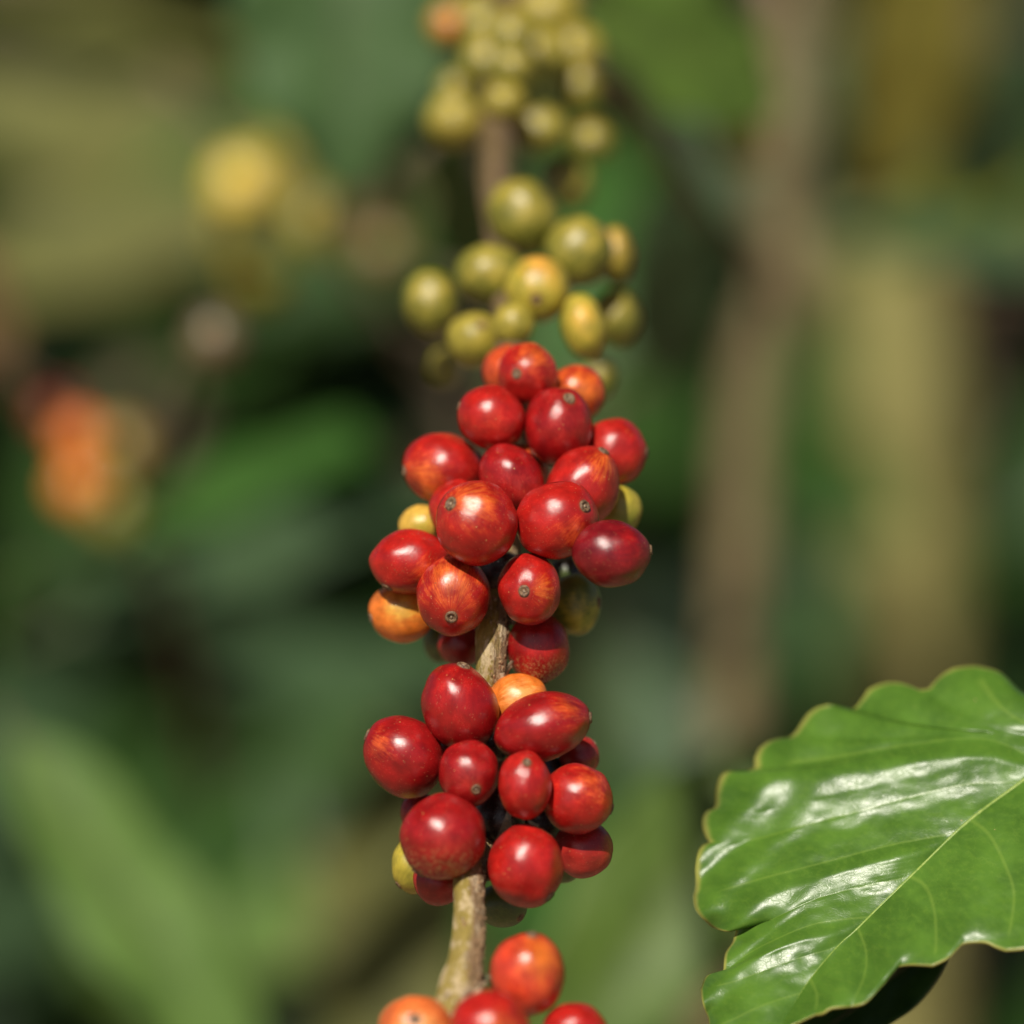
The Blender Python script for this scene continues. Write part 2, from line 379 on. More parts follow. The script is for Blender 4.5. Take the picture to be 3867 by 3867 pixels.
# key, region, cx, cy, r1, r2, angle of r1 (degrees clockwise from right), tip(x,y)|None, depth(mm), colour, patch colour, patch centre (unit ellipse x,y) & width | None, group, label
B = [
 ('m1',1,1035,262,176,188,0,(970,265),6,RED,ORG,(.25,-.55,1.05),GM,'topmost red cherry, orange on top with a dark flower scar in its middle'),
 ('m2',1,915,250,152,165,0,None,15,SCAR,ORED,(-.3,-.2,1.5),GM,'orange-red cherry mostly hidden behind the left of the topmost red cherry'),
 ('m3',1,1335,375,170,165,20,None,15,SCAR,ORG,(.05,.1,1.3),GM,'smooth orange cherry behind the right shoulder of the topmost red cherries'),
 ('m4',1,818,527,204,190,25,(612,455),3,RED,SCAR,(0,0,.6),GM,'red cherry below the topmost one, its scar poking out on the left'),
 ('m5',1,1222,578,203,236,0,(1283,422),0,CRIM,DUST,(.2,-.4,.9),GM,'large deep red cherry with a pale green scar near its top, upper right of centre'),
 ('m6',1,1560,735,192,200,0,(1750,742),8,RED,DUST,(-.3,-.3,.9),GM,'red cherry at the upper right edge of the middle cluster with its point facing right'),
 ('m7',1,528,840,246,210,14,(295,852),5,RED,ORG,(-.45,.25,.95),GM,'wide red cherry with orange streaks, uppermost on the far left of the middle cluster'),
 ('m8',1,940,905,232,180,56,None,-1,CRIM,DUST,(.35,.3,.9),GM,'dark red oval cherry with one bright glint, in the centre behind the front pair'),
 ('m9',1,1005,845,155,158,0,(1080,775),7,SCAR,ORED,(.2,-.6,.6),GM,'small red cherry peeping out behind the dark oval one at the centre'),
 ('m10',1,1372,948,216,244,24,(1492,740),-3,RED,ORG,(.55,-.55,.8),GM,'large red cherry with an orange cheek by the scar at its top right'),
 ('m11',1,724,1165,244,253,0,(574,1055),-12,RED,ORG,(-.05,-.5,1.0),GM,'big front red cherry with orange streaks and a round scar at upper left'),
 ('m12',1,1211,1150,252,228,-20,(1377,1067),-12,RED,ORED,(.45,.35,.6),GM,'big front red cherry with its round brown scar at upper right'),
 ('m13',1,605,1085,166,178,0,None,2,RED,SCAR,(-.4,0,.8),GM,'red cherry almost hidden behind the front left cherry, just its left rim showing'),
 ('m14',1,1540,1355,232,196,4,(1772,1332),-13,(0.19, 0.006, 0.01),CRIM,(.5,-.3,.6),GM,'crimson cherry, its shade put into the colour, alone at the right edge with its point to the right'),  # shade on this cherry put into a darker red
 ('m15',1,392,1180,138,122,0,None,6,GOLD,YEL,(0,0,.6),GM,'golden yellow cherry half hidden on the left side of the middle cluster'),
 ('m16',1,1580,1088,145,145,0,None,7,YEL,GRN,(.3,.5,1.0),GM,'yellow-green cherry half hidden at the right side of the middle cluster'),
 ('m17',1,318,1402,238,188,-6,(185,1553),-4,RED,ORED,(.5,.4,.8),GM,'red oval cherry at the far left with a black scar on its underside'),
 ('m18',1,584,1608,222,240,12,(574,1728),-12,RED,ORG,(-.05,-.45,1.25),GM,'orange and red streaked cherry with its scar low in front, left of the bare stem'),
 ('m19',1,1046,1570,186,215,-6,(1013,1578),-13,RED,ORG,(.45,0,.62),GM,'red cherry seen end-on with a round scar in the middle, right of the bare stem'),
 ('m20',2,1178,75,190,212,0,(1215,288),-7,CRIM,RED,(.1,-.1,.6),GM,'dark red cherry flecked with brown scurf, hanging right beside the bare stem'),
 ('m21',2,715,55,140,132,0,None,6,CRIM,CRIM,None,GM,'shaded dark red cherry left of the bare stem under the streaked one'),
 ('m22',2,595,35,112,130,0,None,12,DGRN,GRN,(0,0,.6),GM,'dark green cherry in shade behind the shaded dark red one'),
 ('m23',1,1318,1665,158,186,0,(1468,1650),3,GRN,YEL,(.2,.5,1.0),GM,'green cherry with yellow streaks on the lower right of the middle cluster'),
 ('m24',1,275,1712,200,178,10,(88,1745),2,ORG,GOLD,(0,-.2,.7),GM,'orange cherry with a shaded top at the lower left of the middle cluster'),
 ('m25',1,1265,1470,110,95,0,None,14,SHADE_BLK,DGRN,(0,0,.5),GM,'small filler cherry coloured black as the shade under the front right cherry'),
 ('m26',1,855,1480,165,150,0,None,2,SHADE_BLK,SHADE_BLK,None,GM,'filler cherry coloured black as the shade deep in the hollow above the bare stem'),
 ('b1',2,700,432,262,218,66,(725,190),-11,CRIM,RED,(-.2,-.6,.8),GL,'tall red oval cherry left of the stem, uppermost of the lower cluster'),
 ('b2',2,1060,400,180,165,0,None,-9,ORG,(.80,.33,.09),(0,-.2,.9),GL,'orange cherry wedged behind the wide red one in the lower cluster'),
 ('b3',2,1202,557,286,202,-17,(1484,503),-17,CRIM,ORED,(.55,-.5,.6),GL,'wide red oval cherry lying on its side with a long glint, right of the stem'),
 ('b4',2,365,738,250,225,50,(150,612),-14,CRIM,ORED,(-.6,-.3,.6),GL,'large red cherry farthest left in the lower cluster'),
 ('b5',2,757,838,178,196,0,(800,918),-22,CRIM,DUST,(.1,0,.8),GL,'small dark red cherry with a greenish scar low in front, centre of the lower cluster'),
 ('b6',2,1098,910,158,200,0,(1110,767),-23,RED,CRIM,(0,0,.8),GL,'narrow red cherry with a greenish-black scar at its top, centre right of the lower cluster'),
 ('b7',2,1415,992,208,205,30,(1614,1052),-20,RED,ORED,(.4,-.5,.9),GL,'bright red cherry with a pointed tip aimed right in the lower cluster'),
 ('b8',2,1430,740,118,122,0,(1525,655),-4,DUST,CRIM,(0,0,.8),GL,'small dusty red cherry peeping out behind the wide one on the right'),
 ('b9',2,602,1220,252,248,0,(462,1425),-25,CRIM,DUST,(.1,.3,.9),GL,'large round dark red cherry with pale specks at lower left, beside the stem'),
 ('b10',2,1102,1400,220,244,0,(1240,1572),-24,RED,CRIM,(0,.2,.8),GL,'round bright red cherry lowest in the lower cluster, right of the stem'),
 ('b11',2,1452,1298,176,167,0,None,-16,DUST,CRIM,(.1,-.4,.8),GL,'dull dusty red cherry at the lower right behind the bright ones'),
 ('b12',2,420,1400,124,166,-8,(336,1508),-8,YEL,OLV,(0,.4,.9),GL,'yellow-green cherry half hidden behind the round dark red one'),
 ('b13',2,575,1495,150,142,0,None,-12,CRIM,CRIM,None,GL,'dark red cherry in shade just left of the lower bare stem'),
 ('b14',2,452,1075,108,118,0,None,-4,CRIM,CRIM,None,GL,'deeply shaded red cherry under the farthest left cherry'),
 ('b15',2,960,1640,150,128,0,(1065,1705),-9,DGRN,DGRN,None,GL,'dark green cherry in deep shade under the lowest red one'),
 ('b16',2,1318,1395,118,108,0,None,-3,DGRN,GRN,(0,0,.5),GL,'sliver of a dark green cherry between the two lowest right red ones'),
 ('b17',2,945,1110,150,175,0,None,-9,SHADE_BLK,SHADE_BLK,None,GL,'filler cherry coloured black as the shade deep in the hollow at the heart of the lower cluster'),
 ('b18',2,1180,830,150,150,0,None,-2,SHADE_BLK,CRIM,(0,0,.5),GL,'filler cherry coloured blackish red as the shade under the wide red one'),
 ('b19',2,620,700,150,140,0,None,-1,SHADE_BLK,CRIM,(0,0,.5),GL,'filler cherry coloured blackish red as the shade under the tall red oval one'),
 ('b20',2,1200,1150,150,130,0,None,-3,SHADE_BLK,SHADE_BLK,None,GL,'filler cherry coloured black as the shade above the lowest red one'),
 ('b21',2,900,640,110,130,0,None,-8,SHADE_BLK,SHADE_BLK,None,GL,'small filler cherry coloured black as the shade in the gap between the two upper red ovals'),
 ('b22',2,890,1290,90,120,0,None,-8,SHADE_BLK,SHADE_BLK,None,GL,'small filler cherry coloured black as the shade at the top of the lower bare stem'),
 ('c1',6,1113,612,222,246,0,(1140,375),-42,(.60,.05,.02),ORG,(.4,-.5,.85),GB,'orange-red cherry with a very bright glint, highest in the bottom cluster'),
 ('c2',6,880,940,235,228,0,None,-54,RED,ORG,(.3,0,.8),GB,'red cherry with a peach patch, front middle of the bottom edge'),
 ('c3',6,435,955,226,210,0,(435,862),-48,(.68,.14,.03),(.80,.36,.10),(.1,0,.9),GB,'bright orange cherry cut by the bottom edge on the left'),
 ('c4',6,1398,975,198,186,0,None,-42,RED,DUST,(0,0,.9),GB,'pinkish red cherry cut by the bottom edge on the right'),
 ('g1',3,925,385,250,215,58,None,38,OLV,YEL,(0,-.4,.9),GG,'large green-yellow cherry leaning on the stem, highest of the sharpest green group'),
 ('g2',3,1290,618,214,222,0,(1455,500),34,OLV,YEL,(0,-.4,1.1),GG,'large round green-yellow cherry at the right with a dark scar on its shoulder'),
 ('g3',3,1535,645,112,185,0,None,40,OLV,GOLD,(0,-.5,.9),GG,'narrow green cherry behind the right of the large round green-yellow one'),
 ('g4',3,705,770,222,190,8,None,31,OLV,YEL,(0,-.4,1.0),GG,'wide yellow-green cherry left of the golden one in the green group'),
 ('g5',3,1023,868,200,205,0,(1010,935),23,YEL,(.70,.33,.05),(.1,-.7,.9),GG,'golden cherry with an orange top and dark scar in the middle of the green group'),
 ('g6',3,320,958,175,212,-8,None,36,OLV,GRN,(-.2,.4,1.0),GG,'green cherry farthest left in the green group'),
 ('g7',3,598,1198,168,168,0,(645,1112),26,YEL,OLV,(0,.4,1.0),GG,'small round yellow-green cherry with a dark scar, lower left of the green group'),
 ('g8',3,1325,1115,205,135,78,None,21,YEL,GOLD,(0,-.3,.8),GG,'bright yellow oval cherry right of the golden one'),
 ('g9',3,1540,1052,152,182,-10,None,38,GRN,OLV,(0,0,.8),GG,'dull green cherry farthest right in the green group'),
 ('g10',3,395,1385,100,122,0,None,48,GRN,OLV,(0,0,.6),GG,'small dim green cherry lowest on the left of the green group'),
 ('g11',3,1425,1440,105,130,0,None,42,GRN,OLV,(0,0,.6),GG,'green cherry peeping out behind the smooth orange one'),
 ('g12',3,1235,175,130,135,0,None,66,GRN,OLV,(0,0,.6),GT,'single blurred green cherry right of the stem above the large green ones'),
 ('h1',4,430,165,130,135,0,None,78,OLV,ORG,(0,-.1,.9),GT,'blurred peach-coloured cherry at top left of the top cluster'),
 ('h2',4,660,200,150,165,0,None,72,OLV,YEL,(0,0,.6),GT,'blurred yellow-green cherry beside the peach-coloured one'),
 ('h3',4,690,420,160,165,0,None,66,OLV,GRN,(0,.4,.8),GT,'blurred olive cherry left of centre in the top cluster'),
 ('h4',4,1090,80,190,160,0,None,76,GOLD,YEL,(0,0,.7),GT,'large blurred golden orange cherry at the top edge'),
 ('h5',4,1040,370,160,165,0,None,66,OLV,YEL,(0,0,.6),GT,'blurred olive cherry under the large golden orange one'),
 ('h6',4,1280,340,148,145,0,None,74,YEL,OLV,(0,0,.6),GT,'blurred yellow cherry on the upper right of the top cluster'),
 ('h7',4,1310,590,130,150,0,None,72,OLV,YEL,(0,0,.6),GT,'blurred green-yellow cherry below the yellow one on the right'),
 ('h8',4,475,800,165,148,0,None,68,YEL,OLV,(0,.3,.8),GT,'wide blurred yellow-green cherry lowest left of the top cluster'),
 ('h9',4,465,610,95,115,0,None,76,OLV,YEL,(0,0,.6),GT,'small blurred cherry just above the lowest left one'),
 ('h10',4,1040,860,165,140,10,None,60,OLV,YEL,(0,-.2,.8),GT,'blurred olive cherry right beside the bare upper stem'),
 ('h11',4,1380,940,130,118,0,None,70,OLV,GRN,(0,0,.6),GT,'small blurred cherry farthest right in the top cluster'),
 ('h12',4,700,600,150,120,0,None,78,DGRN,GRN,(0,0,.6),GT,'shaded dark green cherry in the left hollow of the top cluster'),
 ('h13',4,980,600,140,120,0,None,80,DGRN,GRN,(0,0,.6),GT,'shaded dark green cherry right above the bare upper stem'),
 ('h15',4,850,250,130,140,0,None,60,OLV,GRN,(0,0,.6),GT,'blurred olive cherry on the stem between the upper rows of the top cluster'),
 ('h16',4,850,460,140,130,0,None,56,GRN,OLV,(0,0,.6),GT,'blurred green cherry on the stem in the middle of the top cluster'),
 ('h17',4,800,680,120,110,0,None,54,(.13,.14,.016),OLV,(0,0,.6),GT,'olive green cherry at the foot of the top cluster where the bare stem begins'),
 ('h18',4,600,60,130,110,0,None,84,GRN,OLV,(0,0,.6),GT,'blurred green cherry at the top edge behind the peach-coloured one'),
 ('h19',4,1180,180,120,120,0,None,86,OLV,GOLD,(0,0,.6),GT,'blurred olive cherry between the golden orange and yellow ones'),
 ('g13',3,1130,830,120,150,0,None,34,(.13,.14,.016),OLV,(0,0,.6),GG,'olive green cherry in the gap right behind the golden one'),
 ('g14',3,860,1100,130,140,0,None,22,(.13,.14,.016),OLV,(0,0,.6),GG,'olive green cherry directly under the golden one'),
 ('h14',4,860,60,120,120,0,None,92,GRN,OLV,(0,0,.6),GT,'dim green cherry between the peach and golden orange ones at the top edge'),
]
SEG, RNG = 56, 36
def sphere_pts():
    pts = [(0.0, 0.0)]
    for i in range(1, RNG):
        th = math.pi*(i/RNG)**1.12 if i < RNG else math.pi
        for j in range(SEG): pts.append((th, 2*math.pi*j/SEG))
    pts.append((math.pi, 0.0))
    fs = []
    for j in range(SEG): fs.append((0, 1+j, 1+(j+1) % SEG))
    for i in range(RNG-2):
        a = 1+i*SEG; b = a+SEG
        for j in range(SEG): fs.append((a+j, b+j, b+(j+1) % SEG, a+(j+1) % SEG))
    l = len(pts)-1; a = 1+(RNG-2)*SEG
    for j in range(SEG): fs.append((a+j, l, a+(j+1) % SEG))
    return pts, fs
SP, SF = sphere_pts()

def nearest_branch(p):
    k = min(range(len(BP3)), key=lambda i: (BP3[i]-p).length)
    return k
def cherry(c, r1, r2, ang, tipuv, ca, cb, patch, label, group, seed, target=None, scurf=0.0, name='coffee_cherry', cat='cherry'):
    """c world centre, r1,r2 radii in metres; ang in radians; tipuv = scar place in units of metres (right, down) or None"""
    rnd = random.Random(seed)
    eu = RT*math.cos(ang) - UP*math.sin(ang); ev = -RT*math.sin(ang) - UP*math.cos(ang); ew = -FW
    r3 = (r1+r2)/2*0.98
    if tipuv:
        x = tipuv[0]*math.cos(ang) + tipuv[1]*math.sin(ang); y = -tipuv[0]*math.sin(ang) + tipuv[1]*math.cos(ang)
        u, v = x/r1, y/r2; q = u*u+v*v
        z = math.sqrt(1-q) if q < 1 else 0.0
        pole = Vector((u, v, z)).normalized()
    else:
        if target is not None:
            d = c - target; d = Vector((d.dot(eu), d.dot(ev), min(d.dot(ew), -0.35*d.length))).normalized(); pole = d
        else: pole = Vector((rnd.uniform(-.6, .6), rnd.uniform(-.2, .9), -.8)).normalized()
    tx = Vector((0.31, 0.72, 0.2)); tx = (tx - pole*tx.dot(pole)).normalized(); ty = pole.cross(tx)
    so = Vector((seed*3.1, seed*1.7, 0))
    vs, spv, mk, scf = [], [], [], []
    def surf(th, ph, lift=0.0):
        s = Vector((math.sin(th)*math.cos(ph), math.sin(th)*math.sin(ph), math.cos(th)))
        d = tx*s.x + ty*s.y + pole*s.z
        k = 1 + 0.055*noise.noise(d*1.5 + so) + 0.008*noise.noise(d*4.5 + so) + 0.004*math.cos(ph*2 + seed)*math.sin(th)
        if tipuv: k += 0.030*math.exp(-(th/0.42)**2) - 0.030*math.exp(-(th/0.19)**2)     # slight nose, sunk round the scar
        k += lift
        return s, d, c + eu*(d.x*r1*k) + ev*(d.y*r2*k) + ew*(d.z*r3*k)
    for th, ph in SP:
        s, d, p = surf(th, ph)
        vs.append(p); spv.append(tuple(s))
        if patch:
            px, py, pw = patch; q = px*px+py*py
            pd = Vector((px*math.cos(ang)+py*math.sin(ang), -px*math.sin(ang)+py*math.cos(ang), math.sqrt(max(0.0, 1-q))))
            mk.append(math.exp(-((d-pd.normalized()).length/(pw*(0.82 if ca in (RED, CRIM) else 1.0)))**2)*(0.85 if ca in (RED, CRIM) else 1.0))
        else: mk.append(0.0)
        scf.append(scurf*max(0.0, min(1.0, (d.y-0.15)*2.2)))
    root = empty(name, c, label, cat, group)
    n = len(vs)
    mesh_obj('skin', vs, SF, M_SKIN, root, attrs={'sp': ('FLOAT_VECTOR', spv), 'mk': ('FLOAT', mk), 'scurf': ('FLOAT', scf),
             'ca': ('FLOAT_COLOR', [ca]*n), 'cb': ('FLOAT_COLOR', [cb]*n)})
    # flower scar: raised corky ring with a hollow and a centre point
    if tipuv:
        sr = rnd.uniform(.145, .172)
        prof = [(sr*1.12, -.012), (sr*1.03, .018), (sr*.9, .040), (sr*.74, .044), (sr*.6, .030), (sr*.46, .010), (sr*.30, .004), (sr*.0001, .004)]
        vv, ff = [], []
        for i, (q, h) in enumerate(prof):
            for j in range(20):
                ph = 2*math.pi*j/20
                jit = 1 + 0.09*noise.noise(Vector((math.cos(ph)*1.5, math.sin(ph)*1.5, seed+i*.4)))
                vv.append(surf(q*jit, ph, h*(1+0.35*noise.noise(Vector((math.cos(ph)*2, math.sin(ph)*2, seed+5.0)))))[2])
        for i in range(len(prof)-1):
            for j in range(20): ff.append((i*20+j, (i+1)*20+j, (i+1)*20+(j+1) % 20, i*20+(j+1) % 20))
        fl = mesh_obj('flower_scar', vv, ff, M_SCAR, root)
        vv, ff = [], []
        for i, (q, h) in enumerate([(sr*.27, .0), (sr*.24, .022), (sr*.12, .030), (sr*.0001, .026)]):
            for j in range(10): vv.append(surf(q, 2*math.pi*j/10, h)[2])
        for i in range(3):
            for j in range(10): ff.append((i*10+j, (i+1)*10+j, (i+1)*10+(j+1) % 10, i*10+(j+1) % 10))
        o = mesh_obj('scar_centre', vv, ff, M_SCARC, root)
        o.parent = fl
    # short stalk to the branch
    if target is not None:
        dr = (target - c)
        if dr.length > 1e-4:
            a = c + (dr.normalized() + FW*0.9).normalized()*min(r1, r2)*0.85
            L = (target-a).length
            if L < 0.0095:
                vv, ff, _ = tube([a, a.lerp(target, .5) + FW*0.0022, target + FW*0.001], [.0011, .0009, .0013], 8)
                mesh_obj('stalk', vv, ff, M_STALK, root)
    return root

# settle the depths so neighbours touch instead of running through each other
spec = []
for e in B:
    key, rg, cx, cy, r1, r2, ang, tip, dep, ca, cb, patch, grp, lab = e
    X, Y = g(rg, cx, cy); s = gs(rg)
    if ca in (RED, CRIM) and cb == ORG: e = e[:10] + ((.68, .14, .022),) + e[11:]; cb = e[10]
    if grp == GG: s *= 1.08; dep = dep*1.75
    if grp == GT: s *= 1.2; dep = dep*1.9
    if grp in (GM, GL, GB): s *= 1.045 if grp == GL else 1.03
    if grp in (GG, GT) and cb in (YEL, OLV, GRN) and ca != DGRN:  # yellower sun-side tops over darker green; shaded undersides partly put into the colour
        e = e[:9] + ((0.16, 0.165, 0.017) if ca in (OLV, GRN) else (0.32, 0.27, 0.03), (0.40, 0.315, 0.045), (-.05, -.5, 1.15)) + e[12:]
    spec.append(dict(e=e, X=X, Y=Y, r1=r1*s, r2=r2*s, d=dep/1000.0, tip=None if tip is None else ((tip[0]-cx)*s, (tip[1]-cy)*s)))
def bdepth(Y):
    k = min(range(240), key=lambda i: abs(bp[i][1]-Y)); return bp[k]
for q in spec:
    q['d0'] = q['d']
for it in range(120):
    for i in range(len(spec)):
        for j in range(i+1, len(spec)):
            a, b = spec[i], spec[j]
            dx = b['X']-a['X']; dy = b['Y']-a['Y']; h = math.hypot(dx, dy)
            if h > 200: continue
            def rin(q, ux, uy):
                an = R(q['e'][6]); x = ux*math.cos(an)+uy*math.sin(an); y = -ux*math.sin(an)+uy*math.cos(an)
                return 1/math.sqrt((x/q['r1'])**2 + (y/q['r2'])**2)
            ux, uy = (dx/h, dy/h) if h else (1, 0)
            hr = rin(a, ux, uy) + rin(b, ux, uy)
            if h >= hr*0.97: continue
            zr = (a['r1']+a['r2']+b['r1']+b['r2'])/2*0.98
            need = zr*math.sqrt(max(0, 1-(h/hr)**2))*0.90*mpp(0)
            dd = b['d']-a['d']; sg = 1 if (b['d0'] >= a['d0']) else -1
            if dd*sg < need:
                mv = (need - dd*sg)*0.25
                a['d'] -= sg*mv; b['d'] += sg*mv
    for q in spec:
        q['d'] += (q['d0']-q['d'])*0.02
rep = []
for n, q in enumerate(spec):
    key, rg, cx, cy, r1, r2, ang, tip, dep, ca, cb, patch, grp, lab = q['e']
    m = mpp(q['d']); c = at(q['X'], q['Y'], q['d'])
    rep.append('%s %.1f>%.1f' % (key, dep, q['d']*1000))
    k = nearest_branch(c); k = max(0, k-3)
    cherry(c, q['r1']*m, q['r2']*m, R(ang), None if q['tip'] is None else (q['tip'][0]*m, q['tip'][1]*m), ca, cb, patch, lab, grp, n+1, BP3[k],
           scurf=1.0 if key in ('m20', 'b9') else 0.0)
print('DEPTHS', ' '.join(rep))

# ------------------------------------------------------------------ the sharp leaf at the lower right
def polyresample(pts, n):
    L = [0]
    for i in range(1, len(pts)): L.append(L[-1] + math.dist(pts[i], pts[i-1]))
    out = []
    for k in range(n):
        u = L[-1]*k/(n-1); i = 1
        while i < len(L)-1 and L[i] < u: i += 1
        f = (u-L[i-1])/max(1e-9, L[i]-L[i-1])
        out.append(tuple(a+(b-a)*f for a, b in zip(pts[i-1], pts[i])))
    return out
MID = [(2250, 330), (2120, 430), (1950, 560), (1780, 690), (1500, 900), (1210, 1178), (950, 1432), (840, 1535), (700, 1700), (600, 1855), (520, 2000), (440, 2150)]
LK = [[(2250, 330), (2200, 290), (2150, 270)],
      [(2050, 483), (1800, 385), (1650, 270), (1540, 92)],
      [(1900, 600), (1600, 470), (1200, 500), (800, 570), (560, 600), (410, 620)],
      [(1780, 690), (1500, 700), (1200, 770), (950, 840), (700, 905), (430, 985), (180, 1000)],
      [(1440, 957), (1100, 1020), (750, 1110), (400, 1200), (200, 1260), (95, 1280)],
      [(1210, 1178), (950, 1230), (700, 1300), (500, 1395), (312, 1442)],
      [(1000, 1383), (720, 1420), (480, 1520), (330, 1600), (252, 1630)],
      [(840, 1535), (560, 1620), (350, 1700), (135, 1760)],
      [(650, 1775), (450, 1840), (280, 1920), (180, 1960)],
      [(440, 2150), (420, 2155), (400, 2160)]]
LO = [[(2150, 270), (2050, 300), (1930, 290), (1796, 232), (1740, 190), (1660, 120), (1540, 92)],
      [(1540, 92), (1430, 105), (1360, 150), (1290, 222), (1230, 205), (1160, 180), (1080, 180), (990, 215), (960, 268), (900, 325), (850, 300), (790, 290), (700, 322), (640, 400), (600, 460), (520, 470), (450, 500), (412, 560), (410, 620)],
      [(410, 620), (340, 642), (265, 637), (230, 670), (214, 740), (207, 822), (160, 845), (143, 900), (155, 960), (180, 1000)],
      [(180, 1000), (130, 1030), (105, 1120), (108, 1220), (95, 1280)],
      [(95, 1280), (110, 1350), (180, 1422), (250, 1455), (312, 1442)],
      [(312, 1442), (300, 1510), (262, 1570), (252, 1630)],
      [(252, 1630), (240, 1665), (165, 1690), (135, 1760)],
      [(135, 1760), (145, 1840), (172, 1900), (180, 1960)],
      [(180, 1960), (230, 2060), (330, 2130), (400, 2160)]]
RK = [[(2250, 330), (2290, 380), (2320, 420)],
      [(1820, 660), (1960, 760), (2060, 1000), (2080, 1300)],
      [(1520, 884), (1620, 965), (1700, 1120), (1745, 1260), (1730, 1420), (1700, 1558)],
      [(1210, 1178), (1290, 1230), (1335, 1350), (1345, 1530), (1325, 1635)],
      [(942, 1440), (985, 1570), (970, 1700), (900, 1846)],
      [(700, 1700), (735, 1790), (720, 1888)],
      [(440, 2150), (430, 2165), (420, 2175)]]
RO = [[(2320, 420), (2360, 700), (2260, 1050), (2080, 1300)],
      [(2080, 1300), (2000, 1440), (1900, 1530), (1796, 1550), (1700, 1558)],
      [(1700, 1558), (1650, 1540), (1590, 1516), (1490, 1520), (1450, 1550), (1400, 1600), (1325, 1635)],
      [(1325, 1635), (1220, 1630), (1150, 1640), (1110, 1680), (1060, 1742), (980, 1825), (900, 1846)],
      [(900, 1846), (850, 1850), (800, 1856), (760, 1880), (720, 1888)],
      [(720, 1888), (640, 1925), (580, 1960), (480, 2090), (420, 2175)]]
def prof_(f, sgn):
    if sgn > 0: return math.sin(math.pi*f)**1.3
    p = 0.34
    u = f/p if f < p else (1-f)/(1-p)
    return u*u*(3-2*u)*0.45 + math.sin(u*math.pi/2)*0.55
def build_half(K, O, sgn, per, ns, amps, seed):
    """rows of (x, y, t, s, q) from midrib to rim"""
    rows = []
    Ks = [polyresample(cat_interp(k, 60), ns) for k in K]
    midp = cat_interp(MID, 600)
    def mid_idx(p): return min(range(600), key=lambda i: math.dist(midp[i], p))
    mi = [mid_idx(k[0]) for k in K]; mi[0] = 0; mi[-1] = 599
    for a in range(len(K)-1):
        Oa = polyresample(cat_interp(O[a], 80), per+1)
        for b in range(per + (1 if a == len(K)-2 else 0)):
            f = b/per; row = []
            mp = midp[round(mi[a] + (mi[a+1]-mi[a])*f)]
            k0 = tuple(Ks[a][0][i]*(1-f) + Ks[a+1][0][i]*f for i in (0, 1))
            k1 = tuple(Ks[a][-1][i]*(1-f) + Ks[a+1][-1][i]*f for i in (0, 1))
            for c in range(ns):
                s = c/(ns-1)
                x = Ks[a][c][0]*(1-f) + Ks[a+1][c][0]*f + (mp[0]-k0[0])*(1-s)**2 + (Oa[b][0]-k1[0])*s**2.2
                y = Ks[a][c][1]*(1-f) + Ks[a+1][c][1]*f + (mp[1]-k0[1])*(1-s)**2 + (Oa[b][1]-k1[1])*s**2.2
                if sgn > 0: bulge = amps[a]*prof_(f, sgn)*math.sin(math.pi*min(1, s*1.04))**0.7
                else:
                    gap = math.dist(Ks[a][c], Ks[a+1][c])*0.3663*9.8e-5
                    e0 = min(1, s/0.22); e1 = max(0, min(1, (1-s)/0.16))
                    bulge = amps[a]*gap*(1-f)*(min(1, f/0.45)**2*(3-2*min(1, f/0.45)))*e0*(2-e0)*e1*(2-e1)
                row.append((x, y, s, f, bulge, (mp, k1)))
            rows.append(row)
    return rows
def leaf_depth(x, y, side, s, bulge, f):
    X, Y = g(5, x, y)
    # plane leaning away upward; the two halves meet in a shallow valley along the midrib
    d = -0.010 + (1640 - Y)*7.2e-5 - (X - 1640)*2.3e-5
    if side > 0: d += s*0.0 - 0.004*math.sin(s*math.pi*0.5)
    else: d -= 0.003*math.sin(s*math.pi*0.5)*1.0 + (-0.006)*(s**3)
    d -= bulge
    d += 0.0007*noise.noise(Vector((X*0.009, Y*0.012, 4.2))) + 0.00018*noise.noise(Vector((X*0.035, Y*0.05, 1.2)))
    d += 0.0012*s**5*math.sin(f*math.pi*2 + X*0.045)
    return X, Y, d
